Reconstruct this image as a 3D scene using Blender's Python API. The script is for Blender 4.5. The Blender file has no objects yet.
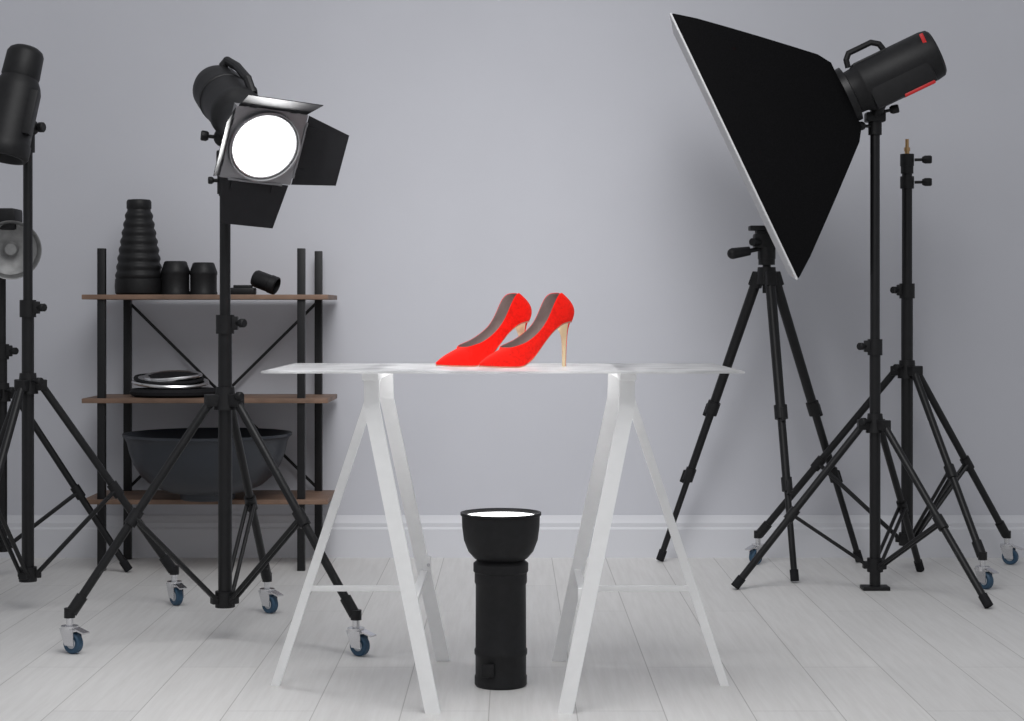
import bpy, bmesh, math
from mathutils import Vector, Matrix
sc=bpy.context.scene
sc.view_settings.view_transform='Standard'
F=1793.0; H=0.87; HY=311.0
def at(px,py,D): return Vector(((px-512)*D/F, D, H-(py-HY)*D/F))

# ---------------------------------------------------------------- materials
def mat(name,col,rough=.5,metal=0,spec=.5,noise=0,nscale=30,emit=0,bump=0,ecol=None,sheen=0):
    m=bpy.data.materials.new(name); m.use_nodes=True
    nt=m.node_tree; b=nt.nodes['Principled BSDF']
    b.inputs['Base Color'].default_value=(*col,1); b.inputs['Roughness'].default_value=rough
    b.inputs['Metallic'].default_value=metal; b.inputs['Specular IOR Level'].default_value=spec
    if sheen:
        b.inputs['Sheen Weight'].default_value=sheen; b.inputs['Sheen Tint'].default_value=(1,.25,.15,1)
    tc=nt.nodes.new('ShaderNodeTexCoord'); n=nt.nodes.new('ShaderNodeTexNoise'); n.inputs['Scale'].default_value=nscale
    n.inputs['Detail'].default_value=4
    nt.links.new(tc.outputs['Object'],n.inputs['Vector'])
    if noise:
        r=nt.nodes.new('ShaderNodeValToRGB'); e=r.color_ramp.elements
        e[0].position=.3; e[1].position=.7
        e[0].color=(*[c*(1-noise) for c in col],1); e[1].color=(*[min(1,c*(1+noise)) for c in col],1)
        nt.links.new(n.outputs['Fac'],r.inputs['Fac']); nt.links.new(r.outputs['Color'],b.inputs['Base Color'])
    if bump:
        bp=nt.nodes.new('ShaderNodeBump'); bp.inputs['Strength'].default_value=bump; bp.inputs['Distance'].default_value=.002
        nt.links.new(n.outputs['Fac'],bp.inputs['Height']); nt.links.new(bp.outputs['Normal'],b.inputs['Normal'])
    if emit:
        b.inputs['Emission Color'].default_value=(*(ecol or col),1); b.inputs['Emission Strength'].default_value=emit
    return m
M_black=mat('black_metal',(.007,.007,.008),.42,0,.35,.2,40)
M_plast=mat('black_plastic',(.009,.009,.010),.5,0,.3,.2,60,bump=.1)
M_matte=mat('matte_black',(.012,.012,.014),.75,0,.2,.2,80)
M_door=mat('barn_door_metal',(.013,.013,.015),.6,0,.2,.1,30)
M_fabric=mat('softbox_fabric',(.0035,.0035,.004),.85,0,.08,.3,250,bump=.2)
M_white_fab=mat('diffuser_fabric',(.6,.6,.61),.9,0,.2,.03,80)
M_chrome=mat('chrome',(.7,.7,.72),.22,1,.5)
M_silver=mat('silver_fabric',(.75,.75,.76),.28,1,.5,.08,30)
M_dull=mat('dull_metal_reflector',(.30,.30,.30),.55,.8,.4,.15,40)
M_frame=mat('grey_frame',(.20,.20,.21),.4,.3,.5)
M_blue=mat('blue_rubber',(.03,.075,.13),.5,0,.4)
M_whub=mat('grey_hub',(.5,.52,.55),.4)
M_redp=mat('red_accent',(.5,.01,.012),.4)
M_brass=mat('brass',(.5,.32,.16),.35,1)
M_white=mat('white_powder_coat',(.92,.92,.92),.4,0,.4,.02,40)
M_lamp=mat('lit_lamp_face',(1,1,1),.5,emit=4)
M_bowl=mat('dish_dark',(.022,.026,.034),.4,0,.5,.1,10)
M_board=mat('brown_wood',(.19,.12,.085),.5,0,.3,.35,9)
M_red=mat('red_suede_glow',(.90,.010,.005),.75,0,.15,.14,160,bump=.3,emit=.08,ecol=(1,.015,.006),sheen=.2)  # slight emission put into the suede so the shoes look more brightly lit
M_lining=mat('taupe_lining',(.34,.265,.25),.6,0,.3,.08,90)
M_heel=mat('gold_heel',(.85,.68,.42),.3,0,.5,.04,60)
M_sole=mat('tan_sole',(.6,.30,.2),.5)
M_wall=mat('wall_paint',(.545,.55,.592),.85,0,.15,.015,3,bump=.02)
M_base=mat('baseboard_paint',(.62,.625,.66),.5,0,.35,.01,5)
def glass_top():
    m=mat('frosted_glass_top',(.66,.66,.67),.22,0,.5)
    nt=m.node_tree; b=nt.nodes['Principled BSDF']; out=nt.nodes['Material Output']
    tc=nt.nodes.new('ShaderNodeTexCoord'); n=nt.nodes.new('ShaderNodeTexNoise'); n.inputs['Scale'].default_value=9; n.inputs['Detail'].default_value=6
    nt.links.new(tc.outputs['Object'],n.inputs['Vector'])
    r=nt.nodes.new('ShaderNodeValToRGB'); r.color_ramp.elements[0].position=.38; r.color_ramp.elements[1].position=.62
    r.color_ramp.elements[0].color=(.45,.45,.46,1); r.color_ramp.elements[1].color=(.85,.85,.86,1)
    nt.links.new(n.outputs['Fac'],r.inputs['Fac']); nt.links.new(r.outputs['Color'],b.inputs['Base Color'])
    b.inputs['Transmission Weight'].default_value=.35
    t=nt.nodes.new('ShaderNodeBsdfTranslucent'); t.inputs['Color'].default_value=(.95,.95,.95,1)
    mx=nt.nodes.new('ShaderNodeMixShader'); mx.inputs['Fac'].default_value=.28
    nt.links.new(b.outputs[0],mx.inputs[1]); nt.links.new(t.outputs[0],mx.inputs[2]); nt.links.new(mx.outputs[0],out.inputs['Surface'])
    return m
M_top=glass_top()
def floor_mat():
    m=bpy.data.materials.new('pale_plank_floor'); m.use_nodes=True; nt=m.node_tree; b=nt.nodes['Principled BSDF']
    tc=nt.nodes.new('ShaderNodeTexCoord'); mp=nt.nodes.new('ShaderNodeMapping'); mp.inputs['Rotation'].default_value=(0,0,math.pi/2)
    mp.inputs['Location'].default_value=(0,.05,0)
    br=nt.nodes.new('ShaderNodeTexBrick'); br.inputs['Scale'].default_value=1; br.inputs['Brick Width'].default_value=1.3
    br.inputs['Row Height'].default_value=.19; br.inputs['Mortar Size'].default_value=.0014; br.inputs['Mortar Smooth'].default_value=.3
    br.offset=.37; br.offset_frequency=2
    br.inputs['Color1'].default_value=(.70,.69,.68,1); br.inputs['Color2'].default_value=(.66,.652,.645,1); br.inputs['Mortar'].default_value=(.42,.41,.40,1)
    nt.links.new(tc.outputs['Object'],mp.inputs['Vector']); nt.links.new(mp.outputs[0],br.inputs['Vector'])
    m2=nt.nodes.new('ShaderNodeMapping'); m2.inputs['Scale'].default_value=(34,1.8,1)
    n=nt.nodes.new('ShaderNodeTexNoise'); n.inputs['Scale'].default_value=1.8; n.inputs['Detail'].default_value=8; n.inputs['Roughness'].default_value=.65
    nt.links.new(tc.outputs['Object'],m2.inputs['Vector']); nt.links.new(m2.outputs[0],n.inputs['Vector'])
    r=nt.nodes.new('ShaderNodeValToRGB'); r.color_ramp.elements[0].position=.3; r.color_ramp.elements[0].color=(.90,.895,.89,1)
    r.color_ramp.elements[1].position=.62; r.color_ramp.elements[1].color=(1.0,1.0,1.0,1)
    nt.links.new(n.outputs['Fac'],r.inputs['Fac'])
    mx=nt.nodes.new('ShaderNodeMixRGB'); mx.blend_type='MULTIPLY'; mx.inputs['Fac'].default_value=1
    nt.links.new(br.outputs['Color'],mx.inputs[1]); nt.links.new(r.outputs['Color'],mx.inputs[2])
    nt.links.new(mx.outputs[0],b.inputs['Base Color']); b.inputs['Roughness'].default_value=.5; b.inputs['Specular IOR Level'].default_value=.35
    bp=nt.nodes.new('ShaderNodeBump'); bp.inputs['Strength'].default_value=.05; bp.inputs['Distance'].default_value=.002
    nt.links.new(n.outputs['Fac'],bp.inputs['Height']); nt.links.new(bp.outputs[0],b.inputs['Normal'])
    return m
M_floor=floor_mat()

# ---------------------------------------------------------------- builder
def frame(o,z,xh=None):
    z=Vector(z).normalized()
    xh=Vector(xh) if xh is not None else (Vector((1,0,0)) if abs(z.x)<.9 else Vector((0,1,0)))
    y=z.cross(xh).normalized(); x=y.cross(z).normalized()
    m=Matrix((x,y,z)).transposed().to_4x4(); m.translation=Vector(o); return m
class B:
    def __init__(s): s.bm=bmesh.new(); s.m=[]
    def mi(s,m):
        if m not in s.m: s.m.append(m)
        return s.m.index(m)
    def _set(s,vs,m):
        i=s.mi(m)
        for v in vs:
            for f in v.link_faces: f.material_index=i
    def cyl(s,a,b,r,m,r2=None,seg=20):
        a=Vector(a); b=Vector(b); d=b-a
        M=frame((a+b)/2,d)
        g=bmesh.ops.create_cone(s.bm,cap_ends=True,segments=seg,radius1=r,radius2=r if r2 is None else r2,depth=d.length,matrix=M)
        s._set(g['verts'],m)
    def ball(s,c,r,m,sc_=(1,1,1)):
        g=bmesh.ops.create_uvsphere(s.bm,u_segments=16,v_segments=10,radius=r,matrix=Matrix.Translation(Vector(c))@Matrix.Diagonal((*sc_,1)))
        s._set(g['verts'],m)
    def box(s,M,size,m,bev=0):
        if not isinstance(M,Matrix): M=Matrix.Translation(Vector(M))
        g=bmesh.ops.create_cube(s.bm,size=1,matrix=M@Matrix.Diagonal((*size,1)))
        s._set(g['verts'],m)
        if bev:
            es=list({e for v in g['verts'] for e in v.link_edges})
            i=s.mi(m)
            r=bmesh.ops.bevel(s.bm,geom=es,offset=bev,segments=2,affect='EDGES',profile=.6)
            for f in r['faces']: f.material_index=i
    def bar(s,a,b,w,t,m,wdir,bev=0):
        a=Vector(a); b=Vector(b); M=frame((a+b)/2,b-a,wdir); s.box(M,(w,t,(b-a).length),m,bev)
    def lathe(s,prof,M,m,seg=40,mats=None,wob=None):
        rings=[]
        for (r,z) in prof:
            if r<1e-6: rings.append([s.bm.verts.new(M@Vector((0,0,z)))])
            else: rings.append([s.bm.verts.new(M@Vector((r*math.cos(2*math.pi*k/seg),r*math.sin(2*math.pi*k/seg),z+(wob(r,2*math.pi*k/seg) if wob else 0)))) for k in range(seg)])
        for j in range(len(rings)-1):
            A,C=rings[j],rings[j+1]; i=s.mi(mats[j] if mats else m)
            for k in range(seg):
                k2=(k+1)%seg
                if len(A)==1 and len(C)==1: continue
                if len(A)==1: f=s.bm.faces.new((A[0],C[k],C[k2]))
                elif len(C)==1: f=s.bm.faces.new((A[k],C[0],A[k2]))
                else: f=s.bm.faces.new((A[k],C[k],C[k2],A[k2]))
                f.material_index=i
    def prism(s,pts,off,m):
        off=Vector(off); a=[s.bm.verts.new(Vector(p)) for p in pts]; b=[s.bm.verts.new(Vector(p)+off) for p in pts]
        i=s.mi(m); n=len(a)
        fs=[s.bm.faces.new(a),s.bm.faces.new(b[::-1])]+[s.bm.faces.new((a[k],b[k],b[(k+1)%n],a[(k+1)%n])) for k in range(n)]
        for f in fs: f.material_index=i
    def pipe(s,pts,r,m,seg=10):
        pts=[Vector(p) for p in pts]
        for a,b in zip(pts,pts[1:]): s.cyl(a,b,r,m,seg=seg)
        for p in pts[1:-1]: s.ball(p,r*1.0,m)
    def done(s,name,parent=None,base=(0,0,0),sharp=35,recalc=True):
        base=Vector(base)
        if recalc: bmesh.ops.recalc_face_normals(s.bm,faces=s.bm.faces)
        for f in s.bm.faces: f.smooth=True
        for e in s.bm.edges:
            if len(e.link_faces)==2 and e.calc_face_angle(0)>math.radians(sharp): e.smooth=False
        bmesh.ops.translate(s.bm,vec=-base,verts=s.bm.verts)
        me=bpy.data.meshes.new(name); s.bm.to_mesh(me); s.bm.free()
        for m in s.m: me.materials.append(m)
        o=bpy.data.objects.new(name,me); sc.collection.objects.link(o)
        if parent: o.parent=parent
        else: o.location=base
        return o
def thing(name,base,label,cat,group=None):
    e=bpy.data.objects.new(name,None); e.empty_display_size=.05; e.location=Vector(base); sc.collection.objects.link(e)
    e['label']=label; e['category']=cat
    if group: e['group']=group
    return e

# ---------------------------------------------------------------- room
WALL=6.34
def struct(o): o['kind']='structure'; return o
b=B(); b.box((0,4.2,-.05),(9,6.4,.1),M_floor); fl=struct(b.done('floor'))
b=B(); b.box((0,WALL+.05,1.6),(9,.1,3.4),M_wall); struct(b.done('wall_back'))
b=B()
prof=[(0,0),(-.018,0),(-.018,.100),(-.014,.108),(-.014,.122),(-.010,.128),(-.007,.140),(-.004,.148),(0,.148)]
b.prism([(-4.5,WALL+y,z) for y,z in prof],(9,0,0),M_base); struct(b.done('baseboard_back',sharp=20))

# ---------------------------------------------------------------- table
TX=-.02; TD=4.17; TZ=.74; TT=.005
b=B(); b.box((TX,TD,TZ-TT/2),(1.045,.60,TT),M_top,.0015)
o=b.done('tabletop',base=(TX,TD,TZ-TT)); o['label']='thin frosted white glass tabletop resting on two white metal trestles'; o['category']='table top'
def trestle():
    base=Vector((-.309,TD,0)); ztop=TZ-TT
    e=thing('trestle',base,'white metal trestle with slanted legs supporting the tabletop','trestle','white trestles under the tabletop')
    b=B(); b.box((-.309,TD,ztop-.008),(.036,.54,.016),M_white,.003); b.done('top_bar',e,base)
    for s,fd in ((-1,3.88),(1,4.46)):
        y0=TD+s*.225; fd=TD+s*.29
        b=B(); p0=Vector((-.309,y0,ztop-.01)); p1=Vector((-.307,y0+s*.008,.655)); p2=Vector((-.171,fd,.0))
        b.bar(p0,p1,.034,.016,M_white,(1,0,0),.002)
        d=(p2-p1).normalized()
        w=Vector((.0165,0,.004))
        n=Vector((0,.008,0))
        b.prism([p1-w-n-d*.01,p1+w-n-d*.01,p2+Vector((.0165,0,0))-n,p2-Vector((.0165,0,0))-n],n*2,M_white)
        b.done('leg',e,base)
    b=B(); q1=Vector((-.312,TD,ztop-.012)); q2=Vector((-.550,TD,0))
    n=Vector((0,.010,0))
    b.prism([q1+Vector((-.0105,0,0))-n,q1+Vector((.0105,0,0))-n,q2+Vector((.0105,0,0))-n,q2-Vector((.0105,0,0))-n],n*2,M_white)
    b.done('leg',e,base)
    z=.225; t=(.655-z)/.655
    xl=-.307+t*(.136); yl=.233+t*.057
    b=B(); b.bar((xl,TD-yl,z),(xl,TD+yl,z),.018,.012,M_white,(1,0,0),.002)
    t2=(ztop-.02-z)/(ztop-.02); xo=-.312-.238*t2
    b.bar((xo,TD,z),(xl,TD,z),.013,.013,M_white,(0,1,0),.002)
    b.box((xl+.008,TD+yl-.02,z+.02),(.020,.012,.040),M_white,.003)
    b.cyl((xl+.012,TD+yl-.032,z+.02),(xl+.012,TD+yl-.026,z+.02),.004,M_chrome)
    b.done('cross_bar',e,base)
    return e
t1=trestle()
t2=t1.copy(); sc.collection.objects.link(t2); t2.location=(.253,TD,0); t2.rotation_euler=(0,0,math.pi)
for c in list(t1.children):
    k=c.copy(); k.parent=t2; sc.collection.objects.link(k)

# ---------------------------------------------------------------- shoes
def interp(tab,x):
    if x<=tab[0][0]: return tab[0][1]
    for (a,va),(c,vc) in zip(tab,tab[1:]):
        if x<=c:
            t=(x-a)/(c-a); return va+(vc-va)*t
    return tab[-1][1]
def smooth(tab,x,h=.008):
    return sum(interp(tab,x+d*h) for d in (-1,-.5,0,.5,1))/5
zs_t=[(0,.004),(.03,.002),(.075,.001),(.09,.005),(.11,.020),(.13,.043),(.16,.080),(.185,.100),(.22,.106)]
zt_t=[(0,.010),(.008,.017),(.02,.026),(.035,.034),(.055,.044),(.07,.051),(.085,.056),(.10,.063),(.12,.077),(.14,.096),(.16,.119),(.18,.145),(.195,.163),(.205,.171),(.213,.1735),(.22,.1735)]
w_t=[(0,.001),(.003,.0055),(.008,.0095),(.015,.0135),(.03,.0215),(.06,.034),(.085,.038),(.11,.034),(.14,.028),(.17,.0275),(.195,.027),(.207,.023),(.214,.0175),(.219,.010),(.22,.001)]
def shoe():
    base=Vector((0,0,0)); e=thing('high_heel_shoe',base,'x','shoe','pair of red high heels on the tabletop')
    S=1.17
    st=[0,.0015,.004,.008,.014,.02,.028,.036,.042,.048,.052,.056,.060,.062,.064,.067,.072,.078,.085,.092,.10,.11,.12,.13,.14,.15,.16,.17,.18,.19,.198,.205,.21,.214,.217,.219,.22]
    thr=.060; TL=.032
    def sec(s,side,v):
        zs=smooth(zs_t,s,.006); zt=smooth(zt_t,s,.005); w=interp(w_t,s)
        t=0 if s<=thr else min(1,(s-thr)/TL)
        k=.95*math.sqrt(1-(1-t)**2)
        back=max(0,min(1,(s-.13)/.085)); back=back*back*(3-2*back)
        a0=math.pi/2*(1-.75*k); a=v*a0
        y1=w*(max(0,math.cos(a))**.75); za=math.sin(a)/math.sin(a0)
        yw=w*(1+.10*math.sin(math.pi*v)-.07*v)
        y=y1*(1-k)+yw*k if t<1 else yw
        z=zs+.002+(zt-zs-.002)*((za**.9)*(1-k)+v*k)
        x=s-back*(.026*v**2.0-.009*math.sin(math.pi*v))
        return Vector((x*S,side*y,z))
    NV=12
    b=B(); b.mi(M_red); b.mi(M_lining)
    for side in (-1,1):
        g=[[b.bm.verts.new(sec(s,side,j/NV)) for j in range(NV+1)] for s in st]
        for p in range(len(st)-1):
            for j in range(NV):
                q=(g[p][j],g[p+1][j],g[p+1][j+1],g[p][j+1])
                b.bm.faces.new(q if side<0 else q[::-1])
    bmesh.ops.remove_doubles(b.bm,verts=b.bm.verts,dist=.0006)
    o=b.done('upper',e,base,sharp=70,recalc=False)
    md=o.modifiers.new('thickness','SOLIDIFY'); md.thickness=.0018; md.offset=-1; md.material_offset=1; md.material_offset_rim=0
    sd=o.modifiers.new('smooth','SUBSURF'); sd.levels=1; sd.render_levels=1
    def slab(name,m,z0,z1,ws):
        b=B(); b.mi(m); L=[]
        for s in st:
            zs=smooth(zs_t,s,.006); w=interp(w_t,s)*ws
            L.append([b.bm.verts.new((s*S,y,zs+z)) for y,z in ((-w,z0),(w,z0),(w,z1),(-w,z1))])
        for A,C in zip(L,L[1:]):
            for k in range(4): b.bm.faces.new((A[k],A[(k+1)%4],C[(k+1)%4],C[k]))
        b.bm.faces.new(L[0]); b.bm.faces.new(L[-1][::-1])
        return b.done(name,e,base,sharp=50)
    slab('sole',M_sole,-.001,.0022,.95)
    slab('insole',M_lining,.0025,.0045,.90)
    b=B(); b.mi(M_heel); b.mi(M_red); R=[]
    for t in [0,.05,.1,.16,.23,.32,.45,.6,.8,.95,1]:
        k=(1-t)**7
        hw=.0042+.0015*(1-t)+(.0205-.0057)*k; xf=.2005-.0015*(1-t)-(.026)*k; xb=.2085+.004*(1-t)+(.006)*(1-t)**5
        ring=[]
        for q in range(16):
            a=2*math.pi*q/16; cx=(xf+xb)/2; rx=(xb-xf)/2
            x=cx+rx*math.cos(a)
            ztop=smooth(zs_t,x,.006)+.001
            ring.append(b.bm.verts.new((x*S,hw*math.sin(a),ztop*(1-t))))
        R.append(ring)
    for A,C in zip(R,R[1:]):
        for q in range(16):
            f=b.bm.faces.new((A[q],A[(q+1)%16],C[(q+1)%16],C[q])); f.material_index=1 if (q<3 or q>=13) else 0
    b.bm.faces.new(R[0]); b.bm.faces.new(R[-1][::-1])
    b.done('heel',e,base,sharp=60)
    return e
s1=shoe()
s2=s1.copy(); sc.collection.objects.link(s2)
for c in list(s1.children):
    k=c.copy(); k.parent=s2; sc.collection.objects.link(k)
yaw=math.radians(35)
s1.location=(-.0745,4.06,TZ); s1.rotation_euler=(0,0,yaw)
s2.location=(-.176,4.14,TZ); s2.rotation_euler=(0,0,yaw-.02)
s1['label']='bright red pointed stiletto pump with gold-fronted heel fully visible'
s2['label']='bright red pointed stiletto pump partly overlapped by its mate'

# ---------------------------------------------------------------- strobe under table
bx,by=-.026,4.17
e=thing('studio_flash',(bx,by,0),'black cylindrical studio flash standing upright with lit bowl reflector','studio flash'); bs=(bx,by,0)
T=Matrix.Translation((bx,by,0))
b=B(); b.lathe([(0,0),(.058,0),(.061,.004),(.061,.022),(.059,.026),(.059,.070),(.0615,.074),(.0615,.084),(.059,.088),(.0585,.235),(.061,.240),(.061,.262),(.064,.266),(.064,.284),(.057,.290),(.052,.296),(.0,.296)],T,M_plast,48)
b.box((bx-.03,by-.060,.045),(.03,.006,.03),M_plast,.002)
b.done('body',e,bs)
b=B(); b.lathe([(0,.290),(.050,.290),(.062,.296),(.076,.312),(.086,.338),(.090,.368),(.091,.394),(.094,.396),(.094,.402),(.089,.402),(.086,.394),(.084,.368),(.078,.338),(.066,.314),(.05,.300),(0,.300)],T,M_plast,56,
  mats=[M_plast]*10+[M_silver]*5); b.done('reflector',e,bs)
b=B(); b.lathe([(0,.388),(.0845,.388),(.0845,.393),(0,.393)],T,M_lamp,48); b.done('lamp_face',e,bs)

# ---------------------------------------------------------------- stands
def caster(e,base,x,y,zt,ang):
    c,s=math.cos(ang),math.sin(ang); r=.027
    b=B()
    b.cyl((x,y,zt-.005),(x,y,zt+.02),.014,M_black)
    b.cyl((x,y,.064),(x,y,zt),.009,M_chrome)
    b.cyl((x,y,.056),(x,y,.070),.022,M_chrome)
    wx,wy=x+c*.012,y+s*.012
    for k in (-1,1):
        n=Vector((-s,c,0))*k*.015
        P=[Vector((x-c*.020,y-s*.020,.064)),Vector((x+c*.024,y+s*.024,.064)),Vector((wx+c*.016,wy+s*.016,.022)),Vector((wx-c*.014,wy-s*.014,.022))]
        b.prism([p+n for p in P],Vector((-s,c,0))*k*.002,M_chrome)
    b.box(frame((x+c*.038,y+s*.038,.060),(c*.3,s*.3,1),(c,s,0)),(.038,.024,.004),M_chrome)
    cc=b.done('caster',e,base)
    b=B(); n=Vector((-s,c,0)); W=frame(Vector((wx,wy,r)),n)
    b.lathe([(0,-.011),(.012,-.011),(.014,-.009),(.023,-.011),(r,-.007),(r,.007),(.023,.011),(.014,.009),(.012,.011),(0,.011)],W,M_blue,28,
        mats=[M_whub,M_whub,M_blue,M_blue,M_blue,M_blue,M_blue,M_whub,M_whub])
    b.done('wheel',cc,base)
def knob(b,p,d,r=.012,l=.03):
    p=Vector(p); d=Vector(d).normalized()
    b.cyl(p,p+d*l*.55,.005,M_black); 
    M=frame(p+d*l*.55,d)
    b.lathe([(0,0),(r*.7,0),(r,l*.2),(r,l*.6),(r*.8,l*.7),(0,l*.7)],M,M_plast,10)
def light_stand(x,y,top,hub,bot,feet,casters,clamps,label,r0=.0175,r1=.0135,r2=.011,floorplate=False,kd=1,lr=.0112,cang=None):
    base=(x,y,0); e=thing('light_stand',base,label,'light stand')
    b=B(); cl=sorted(clamps)
    zs=[bot]+cl+[top]; rr=[r0,r1,r2,r2]
    for i,(a,c) in enumerate(zip(zs,zs[1:])): b.cyl((x,y,a),(x,y,c),rr[min(i,3)],M_black)
    b.cyl((x,y,top-.03),(x,y,top),.017,M_black)
    b.done('column',e,base)
    for z in cl:
        b=B(); b.cyl((x,y,z-.028),(x,y,z+.022),r0+.006,M_plast); b.box((x+kd*.024,y-.004,z),(.022,.02,.036),M_plast,.003)
        knob(b,(x+kd*.026,y-.006,z),(kd*.8,-.6,0)); b.done('clamp',e,base)
    b=B(); b.cyl((x,y,hub-.025),(x,y,hub+.035),r0+.012,M_plast,r2=r0+.006)
    knob(b,(x+kd*.02,y-.02,hub+.012),(kd,-.7,0))
    for fx,fy in feet:
        d=Vector((fx-x,fy-y,0)).normalized(); b.box(frame((x+d.x*.033,y+d.y*.033,hub),(0,0,1),d),(.042,.030,.032),M_plast,.003)
    b.done('hub',e,base)
    b=B(); b.cyl((x,y,bot-.004),(x,y,bot+.038),r0+.008,M_plast)
    for fx,fy in feet:
        d=Vector((fx-x,fy-y,0)).normalized(); b.box(frame((x+d.x*.026,y+d.y*.026,bot+.017),(0,0,1),d),(.024,.026,.022),M_plast,.003)
    if floorplate: b.box((x,y,.006),(.085,.06,.012),M_plast,.003); b.cyl((x,y,.01),(x,y,bot+.01),r0,M_black)
    b.done('collar',e,base)
    for fi,(fx,fy) in enumerate(feet):
        d=Vector((fx-x,fy-y,0)).normalized(); n=Vector((-d.y,d.x,0))
        zf=.102 if casters else .014
        p0=Vector((x,y,hub))+d*.038; p1=Vector((fx,fy,zf))
        b=B()
        if casters:
            p1=p1-d*.004
            b.cyl(p0,p1,lr,M_black,seg=14)
            dd=(p0-p1).normalized(); b.cyl(p1,p1+dd*.05,lr+.004,M_plast,seg=14)
        else:
            b.cyl(p0,p1,lr,M_black,seg=14); dd=(p0-p1).normalized(); b.cyl(p1-dd*.008,p1+dd*.03,lr+.003,M_matte,seg=14)
        pm=p0.lerp(p1,.56); b.cyl(pm-dd*.022,pm+dd*.022,lr+.005,M_plast,seg=14)
        b.done('leg',e,base)
        b=B(); q=Vector((x,y,bot+.016))+d*.024
        for k in (-1,1): b.cyl(q+n*k*.010,pm+n*k*.010,.0058,M_black,seg=10)
        b.done('brace',e,base)
        if casters: caster(e,base,fx,fy,.095,cang[fi] if cang else math.atan2(-.5,d.x*1.3))
    return e
light_stand(-.76,4.75,1.205,.634,.09,[(-1.125,4.56),(-.394,4.53),(-.706,5.17)],True,[.838],'black tripod light stand on blue casters holding the lit barn-door lamp',r0=.0185,r1=.0145,cang=[-.5,-.6,-.7])
light_stand(-1.404,5.2,1.37,.655,.09,[(-1.0,5.31),(-1.70,5.50),(-1.47,4.80)],True,[.88],'black tripod light stand on casters holding an unlit strobe',cang=[-.9,-.5,-.5])
light_stand(-1.665,5.85,1.10,.60,.09,[(-1.28,5.97),(-1.95,6.1),(-1.75,5.44)],False,[.74],'black light stand holding a lamp with silver reflector')
SX=(875-512)*5.6/F
light_stand(SX,5.6,1.47,.515,.06,[(.70,5.60),(1.39,5.24),(1.36,5.98)],False,[.76],'black light stand with floor plate carrying the softbox',floorplate=True,kd=-1,r0=.017,r1=.0150,r2=.0120)
e=light_stand(1.322,6.0,1.36,.67,.09,[(.845,6.16),(1.70,6.16),(1.475,5.62)],True,[.94],'empty black rolling light stand with brass spigot',r0=.0195,r1=.017,kd=-1,cang=[-2.4,-.6,-1.0],lr=.012)
b=B(); b.cyl((1.322,6.0,1.36),(1.322,6.0,1.405),.008,M_brass); b.cyl((1.322,6.0,1.405),(1.322,6.0,1.417),.010,M_brass); b.cyl((1.322,6.0,1.417),(1.322,6.0,1.445),.006,M_brass)
b.done('spigot',e,(1.322,6.0,0))
b=B(); b.cyl((1.322,6,1.33),(1.322,6,1.385),.021,M_plast)
for z in (1.375,1.30):
    b.cyl((1.322,6,z-.02),(1.322,6,z+.02),.023,M_plast); knob(b,(1.345,5.99,z),(1,-.3,0),.014,.045)
b.done('top_clamp',e,(1.322,6.0,0))

# ---------------------------------------------------------------- lit barn-door lamp
Fp=at(264,146,4.55); Rp=Vector((-.815,4.90,1.488)); n=(Fp-Rp).normalized(); L=(Fp-Rp).length
base=Vector((-.76,4.75,1.19)); e=thing('studio_lamp',base,'black studio lamp with open barn doors, switched on','studio lamp')
M=frame(Rp,n)
sd=Vector((1,0,0)); u3=n.cross(sd).normalized(); u3=u3 if u3.z>0 else -u3
side=n.cross(u3).normalized(); side=side if side.x>0 else -side
b=B(); b.lathe([(0,0),(.045,0),(.060,.010),(.068,.03),(.070,.06),(.070,.20),(.073,.205),(.073,.235),(.066,.245),(.064,.30),(.075,.34),(.092,.385),(.092,.40),(.05,.40),(0,.395)],M,M_plast,44)
b.lathe([(.07,.10),(.072,.102),(.072,.112),(.07,.114)],M,M_plast,40)
b.done('body',e,base)
b=B(); p=Rp+n*.03
b.pipe([p+u3*.06+side*.02,p+u3*.075+side*.035,p+u3*.078+side*.045+n*.06,p+u3*.078+side*.045+n*.15,p+u3*.05+side*.045+n*.19],.012,M_plast)
b.box(frame(p+side*.07+n*.07,n,side),(.024,.06,.09),M_plast,.008); b.done('handle',e,base)
b=B()
j=Rp+n*(L*.52)
b.cyl((-.76,4.75,1.18),(-.76,4.75,1.25),.021,M_plast)
b.box((-.76,4.75,1.27),(.042,.042,.05),M_plast,.006)
b.cyl((-.76,4.75,1.28),j-u3*.05,.017,M_plast)
b.ball((-.765,4.75,1.33),.026,M_plast)
knob(b,(-.778,4.74,1.215),(-1,-.3,0),.010,.02); knob(b,(-.785,4.74,1.33),(-1,-.2,.1),.014,.03)
b.done('mounting_bracket',e,base)
X=side; Y=u3
rot=math.radians(-18); X,Y=(X*math.cos(rot)+Y*math.sin(rot)),(Y*math.cos(rot)-X*math.sin(rot))
hs=.097; C=Fp
b=B()
def ringplate(b,Cc,h,r,th,m,seg=48):
    o1=[];o2=[];i1=[];i2=[]
    for k in range(seg):
        a=2*math.pi*k/seg+math.pi/4; c,s=math.cos(a),math.sin(a); q=h/max(abs(c),abs(s))
        P=Cc+X*c*q+Y*s*q; Q=Cc+X*c*r+Y*s*r
        o1.append(b.bm.verts.new(P)); o2.append(b.bm.verts.new(P-n*th)); i1.append(b.bm.verts.new(Q)); i2.append(b.bm.verts.new(Q-n*th))
    i=b.mi(m)
    for k in range(seg):
        q=(k+1)%seg
        for f in ((o1[k],o1[q],i1[q],i1[k]),(o2[k],i2[k],i2[q],o2[q]),(o1[k],o2[k],o2[q],o1[q]),(i1[k],i1[q],i2[q],i2[k])):
            b.bm.faces.new(f).material_index=i
ringplate(b,C,hs,.092,.02,M_frame)
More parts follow.
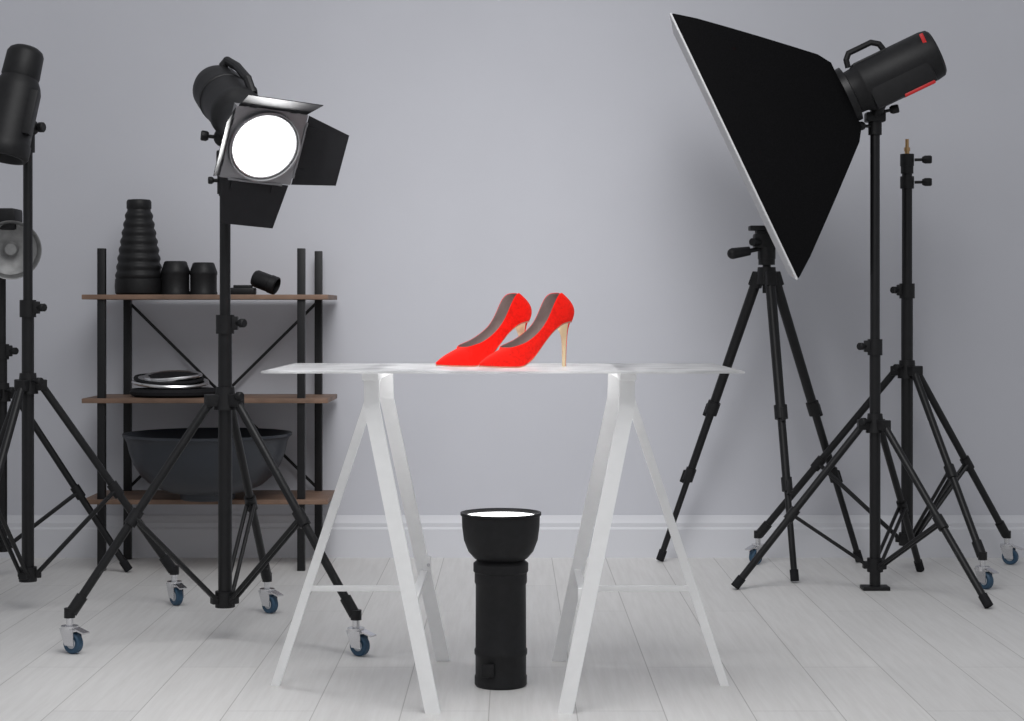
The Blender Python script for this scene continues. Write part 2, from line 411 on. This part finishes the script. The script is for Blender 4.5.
b.lathe([(.0925,-.03),(.0945,-.03),(.0945,.012),(.0905,.012),(.0885,-.002),(.0925,-.03)],frame(C,n,X),M_frame,48)
b.done('front_frame',e,base)
b=B(); b.lathe([(0,0.006),(.03,.005),(.06,.002),(.082,-.002),(.082,-.010),(0,-.010)],frame(C+n*.002,n),M_lamp,48)
b.done('lamp_face',e,base)
b=B(); b.lathe([(.082,-.010),(.083,.002),(.0865,.003),(.0885,-.004),(.0885,-.012)],frame(C+n*.002,n),M_silver,48); b.done('lens_ring',e,base)
def door(O,hdir,odir,fold,w0,w1,ln):
    o=(odir*math.cos(fold)+n*math.sin(fold)).normalized(); nn=hdir.cross(o).normalized()
    b=B(); th=nn*.0018
    b.prism([O-hdir*w0,O+hdir*w0,O+hdir*w1+o*ln,O-hdir*w1+o*ln],th,M_door)
    b.cyl(O-hdir*w0*.8,O+hdir*w0*.8,.004,M_frame,seg=10)
    for k in (-1,1): b.box(frame(O+hdir*k*w0*.6+o*.012,o,hdir),(.018,.006,.026),M_door)
    b.done('barn_door',e,base)
hh=hs+.002
door(C+Y*hh,X,Y,math.radians(52),.092,.100,.085)
door(C-Y*hh,X,-Y,math.radians(8),.092,.072,.118)
door(C+X*hh,Y,X,math.radians(20),.096,.070,.112)
door(C-X*hh,Y,-X,math.radians(58),.092,.072,.075)

# ---------------------------------------------------------------- unlit strobe
base=Vector((-1.404,5.2,1.36)); e=thing('studio_strobe',base,'unlit black studio strobe tilted downwards on its stand','studio strobe')
p0=at(27,48,5.12); p1=at(2,158,5.06); d=(p1-p0).normalized(); ln=(p1-p0).length
b=B(); b.lathe([(0,0),(.034,0),(.046,.008),(.052,.02),(.054,.085),(.052,.092),(.062,.112),(.067,.13),(.068,ln-.05),(.072,ln-.044),(.072,ln-.01),(.066,ln),(.058,ln),(.05,ln-.02),(0,ln-.02)],frame(p0,d),M_plast,40)
b.box(frame(p0.lerp(p1,.6)+Vector((.058,-.03,0)),d,(1,0,0)),(.03,.03,.13),M_plast,.005); b.done('body',e,base)
b=B(); b.cyl((-1.404,5.2,1.33),(-1.404,5.2,1.40),.02,M_plast); b.ball((-1.39,5.18,1.40),.024,M_plast); b.cyl((-1.40,5.19,1.40),p0.lerp(p1,.72)+Vector((.02,.03,0)),.016,M_plast)
knob(b,(-1.385,5.18,1.40),(1,-.3,0),.015,.03); b.done('mounting_bracket',e,base)
base=Vector((-1.665,5.85,1.09)); e=thing('studio_lamp',base,'unlit black lamp head with round dull metal reflector','studio lamp')
c0=at(11,250,5.72); d=Vector((.30,-.9,-.12)).normalized(); Mr=frame(c0-d*.06,d)
b=B(); b.lathe([(.035,0),(.06,.01),(.085,.03),(.092,.06),(.095,.062),(.090,.058),(.082,.032),(.055,.014),(0,.010)],Mr,M_dull,44); b.done('reflector',e,base)
b=B(); b.lathe([(0,.010),(.024,.012),(.026,.03),(.018,.04),(0,.042)],Mr,M_dull,24); b.done('bulb',e,base)
b=B(); b.lathe([(0,-.20),(.045,-.20),(.058,-.19),(.06,-.05),(.05,0.0),(0,0.004)],Mr,M_plast,36)
b.box(frame(c0+Vector((-.04,.06,.10)),(0,0,1),(1,0,0)),(.10,.10,.07),M_plast,.012); b.done('body',e,base)
b=B(); b.cyl((-1.665,5.85,1.07),(-1.665,5.85,1.13),.02,M_plast); b.cyl((-1.665,5.85,1.10),c0-d*.15,.015,M_plast); knob(b,(-1.65,5.84,1.09),(1,-.4,0),.015,.04); b.done('mounting_bracket',e,base)

# ---------------------------------------------------------------- softbox light
base=Vector((SX,5.6,1.46)); e=thing('softbox_light',base,'black fabric softbox with white front attached to a strobe','softbox')
k=5.6/F
C=at(735,149,5.6)
u=Vector((-.43,0,.903)).normalized()
a=Vector((.903,-.122,.43)); a=(a-u*a.dot(u)).normalized(); w=u.cross(a).normalized()
hu=139*k; hw=.28
prof=[(0,1,1),(.0,1,1),(18,.905,.93),(41,.765,.83),(64,.625,.70),(89,.47,.55),(110,.34,.40),(119,.25,.30)]
b=B(); rings=[]
def rr(cu,cw,off,m=6):
    pts=[]; cs=[(1,-1),(1,1),(-1,1),(-1,-1)]
    for i in range(4):
        p,q=cs[i],cs[(i+1)%4]
        for t in range(m):
            f=t/m; x=p[0]+(q[0]-p[0])*f; y=p[1]+(q[1]-p[1])*f
            s=1-.05*math.sin(math.pi*f)*off
            pts.append((x*cu*s,y*cw*s))
    return pts
for q,(aa,fu,fw) in enumerate(prof):
    ax=aa*k if q else -.008
    rings.append([b.bm.verts.new(C+a*ax+u*x+w*y) for x,y in rr(fu*hu,fw*hw,0 if q<2 else (1 if aa<115 else .3))])
for A,Cc in zip(rings,rings[1:]):
    for i in range(len(A)): b.bm.faces.new((A[i],Cc[i],Cc[(i+1)%len(A)],A[(i+1)%len(A)]))
b.mi(M_fabric); 
o=b.done('fabric_hood',e,base,sharp=28)
md=o.modifiers.new('cloth_thickness','SOLIDIFY'); md.thickness=.003; md.offset=-1
b=B()
P=[C-a*.010+u*x*(hu-.001)+w*y*(hw-.001) for x,y in ((1,-1),(1,1),(-1,1),(-1,-1))]
b.prism(P,a*.004,M_white_fab); b.done('front_diffuser',e,base)
b=B()
P=[C-a*.008+u*x*(hu+.001)+w*y*(hw+.001) for x,y in ((1,-1),(1,1),(-1,1),(-1,-1))]
for i in range(4): b.cyl(P[i],P[(i+1)%4],.0034,M_white_fab,seg=8)
for p in P: b.ball(p,.0034,M_white_fab)
b.done('white_hem',e,base)
b=B(); cr=C+a*119*k
b.lathe([(.045,0),(.075,0),(.088,.01),(.088,.03),(.07,.034),(.05,.034)],frame(cr-a*.008,a),M_black,36); b.done('speed_ring',e,base)
s0=cr+a*.018; M=frame(s0,a)
b=B(); b.lathe([(0,0),(.068,0),(.070,.03),(.078,.045),(.080,.05),(.080,.262),(.076,.285),(.068,.292),(0,.292)],M,M_plast,44)
b.box(frame(s0+a*.15-u*.030,a,w),(.156,.105,.20),M_plast,.012)
b.box(frame(s0+a*.10+u*.062,a,w),(.06,.035,.12),M_plast,.008)
b.box(frame(s0+a*.19-u*.080-w*.055,a,w),(.05,.010,.10),M_redp,.003)
b.box(frame(s0+a*.262+u*.045-w*.066,a,w),(.006,.05,.012),M_redp,.002)
b.done('strobe_body',e,base)
b=B(); b.pipe([s0+a*.03+u*.075,s0+a*.035+u*.100,s0+a*.05+u*.115,s0+a*.125+u*.115,s0+a*.145+u*.10,s0+a*.15+u*.078],.009,M_plast); b.done('handle',e,base)
b=B(); b.cyl((SX,5.6,1.42),(SX,5.6,1.48),.021,M_plast); b.box((SX,5.6,1.475),(.06,.05,.03),M_plast,.005)
b.cyl((SX,5.6,1.48),s0+a*.08-u*.06,.02,M_plast); knob(b,(SX-.02,5.58,1.445),(-1,-.3,0),.014,.035); knob(b,(SX+.02,5.58,1.49),(1,-.3,.2),.014,.04); b.done('mounting_bracket',e,base)

# ---------------------------------------------------------------- camera tripod
tx,ty=.855,6.02; base=(tx,ty,0); e=thing('camera_tripod',base,'black camera tripod with pan head and spread legs','tripod')
ap=1.005
b=B(); b.cyl((tx,ty,.93),(tx,ty,1.06),.014,M_black); b.cyl((tx,ty,ap-.045),(tx,ty,ap+.012),.036,M_plast,r2=.030); b.cyl((tx,ty,1.025),(tx,ty,1.045),.028,M_plast); b.done('column',e,base)
b=B(); b.cyl((tx,ty,1.045),(tx,ty,1.085),.030,M_plast); b.box((tx-.010,ty,1.105),(.068,.055,.05),M_plast,.008); b.box((tx-.016,ty,1.148),(.085,.06,.016),M_plast,.003); b.box((tx-.012,ty,1.132),(.05,.045,.02),M_plast,.003)
b.cyl((tx+.02,ty,1.10),(tx+.055,ty-.01,1.085),.014,M_plast); b.cyl((tx-.03,ty-.02,1.10),(tx-.055,ty-.05,1.10),.013,M_plast)
b.cyl((tx-.02,ty-.01,1.080),(tx-.065,ty-.02,1.070),.0075,M_black); b.cyl((tx-.06,ty-.02,1.071),(tx-.118,ty-.03,1.062),.015,M_plast,r2=.019); b.ball((tx-.118,ty-.03,1.062),.0185,M_plast)
b.done('pan_head',e,base)
for fx,fy in ((.515,6.22),(.905,5.74),(1.20,6.20)):
    d=Vector((fx-tx,fy-ty,0)).normalized(); p0=Vector((tx,ty,ap-.03))+d*.035; p1=Vector((fx,fy,.012))
    b=B(); A=p0.lerp(p1,.46); Cc=p0.lerp(p1,.70)
    b.cyl(p0,A,.0175,M_black,r2=.0160); b.cyl(A,Cc,.0135,M_black); b.cyl(Cc,p1,.0105,M_black)
    dr=(p1-p0).normalized()
    for q,r in ((A,.022),(Cc,.018)):
        b.cyl(q-dr*.03,q+dr*.015,r,M_plast); b.box(frame(q+d*.018,dr,d),(.016,.014,.045),M_plast,.003)
    b.cyl(p1-dr*.03,p1+dr*.006,.014,M_matte)
    b.box(frame(p0,dr,d),(.04,.034,.05),M_plast,.005)
    b.done('leg',e,base)

# ---------------------------------------------------------------- shelf unit
x0,x1=-1.375,-.706; yf,yb=6.01,6.285
base=(-1.04,6.15,0); e=thing('shelf_unit',base,'open shelving unit with black metal posts and brown wooden boards','shelf')
for x in (x0,x1):
    for y in (yf,yb):
        b=B(); xx=x+(.028 if y==yb else 0); b.box((xx,y,.54),(.026,.026,1.08),M_black,.002); b.done('post',e,base)
for z in (.925,.578,.24):
    b=B()
    xa,xb_=-1.437,-.615; ya,yc=5.985,6.31
    b.box(((xa+xb_)/2,(ya+yc)/2,z-.008),(xb_-xa,yc-ya,.016),M_board,.002)
    b.done('shelf_board',e,base)
b=B()
b.bar((x0+.03,6.300,.90),(x1+.02,6.300,.25),.010,.004,M_black,(1,0,0)); b.bar((x0+.03,6.305,.25),(x1+.02,6.305,.90),.010,.004,M_black,(1,0,0))
b.done('cross_brace',e,base)

SZ=.925
c=at(139,296,6.13); T=Matrix.Translation((c.x,6.13,SZ))
prof=[(0,0),(.074,0),(.080,.006),(.082,.03),(.080,.054)]
NR=8; z0=.056; z1=.290
for q in range(NR):
    for j in range(6):
        t=(q+j/6)/NR; R=.081-.037*t**1.25
        prof.append((R-.005+.005*math.sin(math.pi*min(1,(j+.3)/5.2)),z0+(z1-z0)*t))
prof+=[(.039,.292),(.042,.296),(.042,.318),(.038,.325),(.03,.326),(.028,.316),(0,.316)]
b=B(); b.lathe(prof,T,M_plast,44); o=b.done('snoot',base=(c.x,6.13,SZ),sharp=40); o['label']='black ribbed conical light snoot standing on the wooden board'; o['category']='light snoot'
def reflector_can(px,r,h,lab):
    c=at(px,296,6.12); T=Matrix.Translation((c.x,6.12,SZ))
    b=B(); b.lathe([(0,0),(r,0),(r,h*.08),(r*.96,h*.12),(r*.96,h*.6),(r*1.0,h*.64),(r,h*.70),(r*.92,h*.8),(r*.78,h*.97),(r*.7,h),(r*.62,h),(r*.6,h*.93),(0,h*.93)],T,M_plast,40)
    o=b.done('flash_reflector',base=(c.x,6.12,SZ)); o['label']=lab; o['category']='flash reflector'; o['group']='black reflectors on the top board'; return o
o1=reflector_can(175.5,.049,.115,'small black cylindrical flash reflector on the wooden board')
o2=o1.copy(); sc.collection.objects.link(o2); o2.location=at(203.5,296,6.12); o2.location.z=SZ; o2.scale=(.96,.96,.96)
c=at(243,296,6.08); b=B(); b.box((c.x,6.08,SZ+.012),(.085,.06,.024),M_plast,.006); b.box((c.x,6.08,SZ+.028),(.06,.045,.010),M_plast,.003)
o=b.done('lens_case',base=(c.x,6.08,SZ)); o['label']='low flat black accessory case on the wooden board'; o['category']='case'
c=at(265,284,6.12); d=Vector((.80,-.2,-.30)).normalized(); r=.030
b=B(); b.lathe([(0,0),(r*.85,0),(r,.008),(r,.06),(r*1.06,.062),(r*1.06,.085),(r*.9,.088),(r*.85,.07),(0,.07)],frame(c-d*.042,d),M_plast,36)
mz=min(v.co.z for v in b.bm.verts); bmesh.ops.translate(b.bm,vec=(0,0,SZ-mz),verts=b.bm.verts)
o=b.done('lens_hood',base=(c.x,6.12,SZ)); o['label']='small black cylinder lying tilted on the wooden board'; o['category']='lens hood'
c=at(174,394,6.12); Z2=.578
b=B(); T=Matrix.Translation((c.x,6.12,Z2))@Matrix.Diagonal((1,.85,1,1)); b.lathe([(0,0),(.13,0),(.148,.008),(.150,.018),(.14,.028),(.06,.030),(0,.030)],T,M_matte,40)
o=b.done('reflector_bag',base=(c.x,6.12,Z2)); o['label']='flat black round fabric bag on the wooden board'; o['category']='bag'
b=B()
def loop(cx,cy,zc,r,ph,tx_,ty_,m1,m2,th=1.0):
    T=Matrix.Translation((cx,cy,zc))@Matrix.Rotation(math.radians(tx_),4,'X')@Matrix.Rotation(math.radians(ty_),4,'Y')@Matrix.Diagonal((1,.8,th,1))
    wob=lambda rr_,a:(.0022*math.sin(2*a+ph))*(rr_/r)
    b.lathe([(0,.001),(r*.55,.0),(r*.94,-.002),(r,.001),(r*1.01,.005),(r*.985,.010),(r*.93,.010),(r*.88,.007),(r*.3,.010),(0,.012)],T,m1,44,mats=[M_matte,M_matte,m2,m2,m2,m2,m2,m1,m1],wob=wob)
loop(c.x-.010,6.11,Z2+.044,.130,.4,6,1,M_matte,M_silver)
loop(c.x-.016,6.11,Z2+.056,.118,2.0,7,2,M_silver,M_matte)
loop(c.x-.004,6.12,Z2+.066,.100,3.6,8,-2,M_matte,M_silver)
o=b.done('folding_reflector',base=(c.x-.015,6.11,Z2+.030)); o['label']='folded silver-rimmed black reflector lying on the black bag'; o['category']='reflector'
bx=-1.018; T=Matrix.Translation((bx,6.0,.24))
b=B(); b.lathe([(0,0),(.085,0),(.09,.004),(.092,.022),(.13,.028),(.18,.048),(.218,.080),(.244,.120),(.258,.160),(.266,.195),(.274,.210),(.280,.214),(.280,.222),(.272,.222),(.260,.200),(.250,.160),(.236,.122),(.21,.085),(.17,.055),(.1,.036),(0,.030)],T,M_bowl,72)
o=b.done('beauty_dish',base=(bx,6.0,.24)); o['label']='large dark round beauty dish resting upturned on the low board'; o['category']='beauty dish'

# ---------------------------------------------------------------- lights
def area(name,loc,tgt,size,power,col=(1,1,1),shape='SQUARE',spread=None):
    l=bpy.data.lights.new(name,'AREA'); l.size=size; l.energy=power; l.color=col; l.shape=shape
    if spread: l.spread=math.radians(spread)
    o=bpy.data.objects.new(name,l); sc.collection.objects.link(o); o.location=loc
    o.rotation_euler=(Vector(tgt)-Vector(loc)).to_track_quat('-Z','Y').to_euler(); return o
def spot(name,loc,tgt,power,ang,blend,soft):
    sp=bpy.data.lights.new(name,'SPOT'); sp.energy=power; sp.spot_size=math.radians(ang); sp.spot_blend=blend; sp.shadow_soft_size=soft
    so=bpy.data.objects.new(name,sp); sc.collection.objects.link(so); so.location=loc
    so.rotation_euler=(Vector(tgt)-Vector(loc)).to_track_quat('-Z','Y').to_euler(); return so
area('added_overhead_key',(-.1,3.0,3.1),(-.1,4.4,0),2.2,60,(1,1,1))  # unseen area light added above for general brightness, not a softbox
spot('added_wall_wash',(-.05,3.6,3.0),(-.02,6.34,.65),200,44,1,.7)  # unseen spot added to brighten the middle of the back wall
area('upward_flash_light',(-.026,4.17,.406),(-.026,4.17,2),.16,2.2,shape='DISK',spread=110)
area('barn_lamp_light',Fp+n*.02,Fp+n*2,.17,4,shape='DISK')
spot('shoe_key',(-1.1,1.7,2.3),(-.02,4.2,.82),34,16,.8,.15)
wd=bpy.data.worlds.new('world'); sc.world=wd; wd.use_nodes=True
wd.node_tree.nodes['Background'].inputs[0].default_value=(.94,.96,1,1); wd.node_tree.nodes['Background'].inputs[1].default_value=.37

cam=bpy.data.cameras.new('camera'); co=bpy.data.objects.new('camera',cam); sc.collection.objects.link(co)
co.location=(0,0,H); co.rotation_euler=(math.pi/2,0,0); cam.sensor_width=36; cam.lens=F/1024*36
cam.shift_y=-(360.5-HY)/1024
sc.camera=co
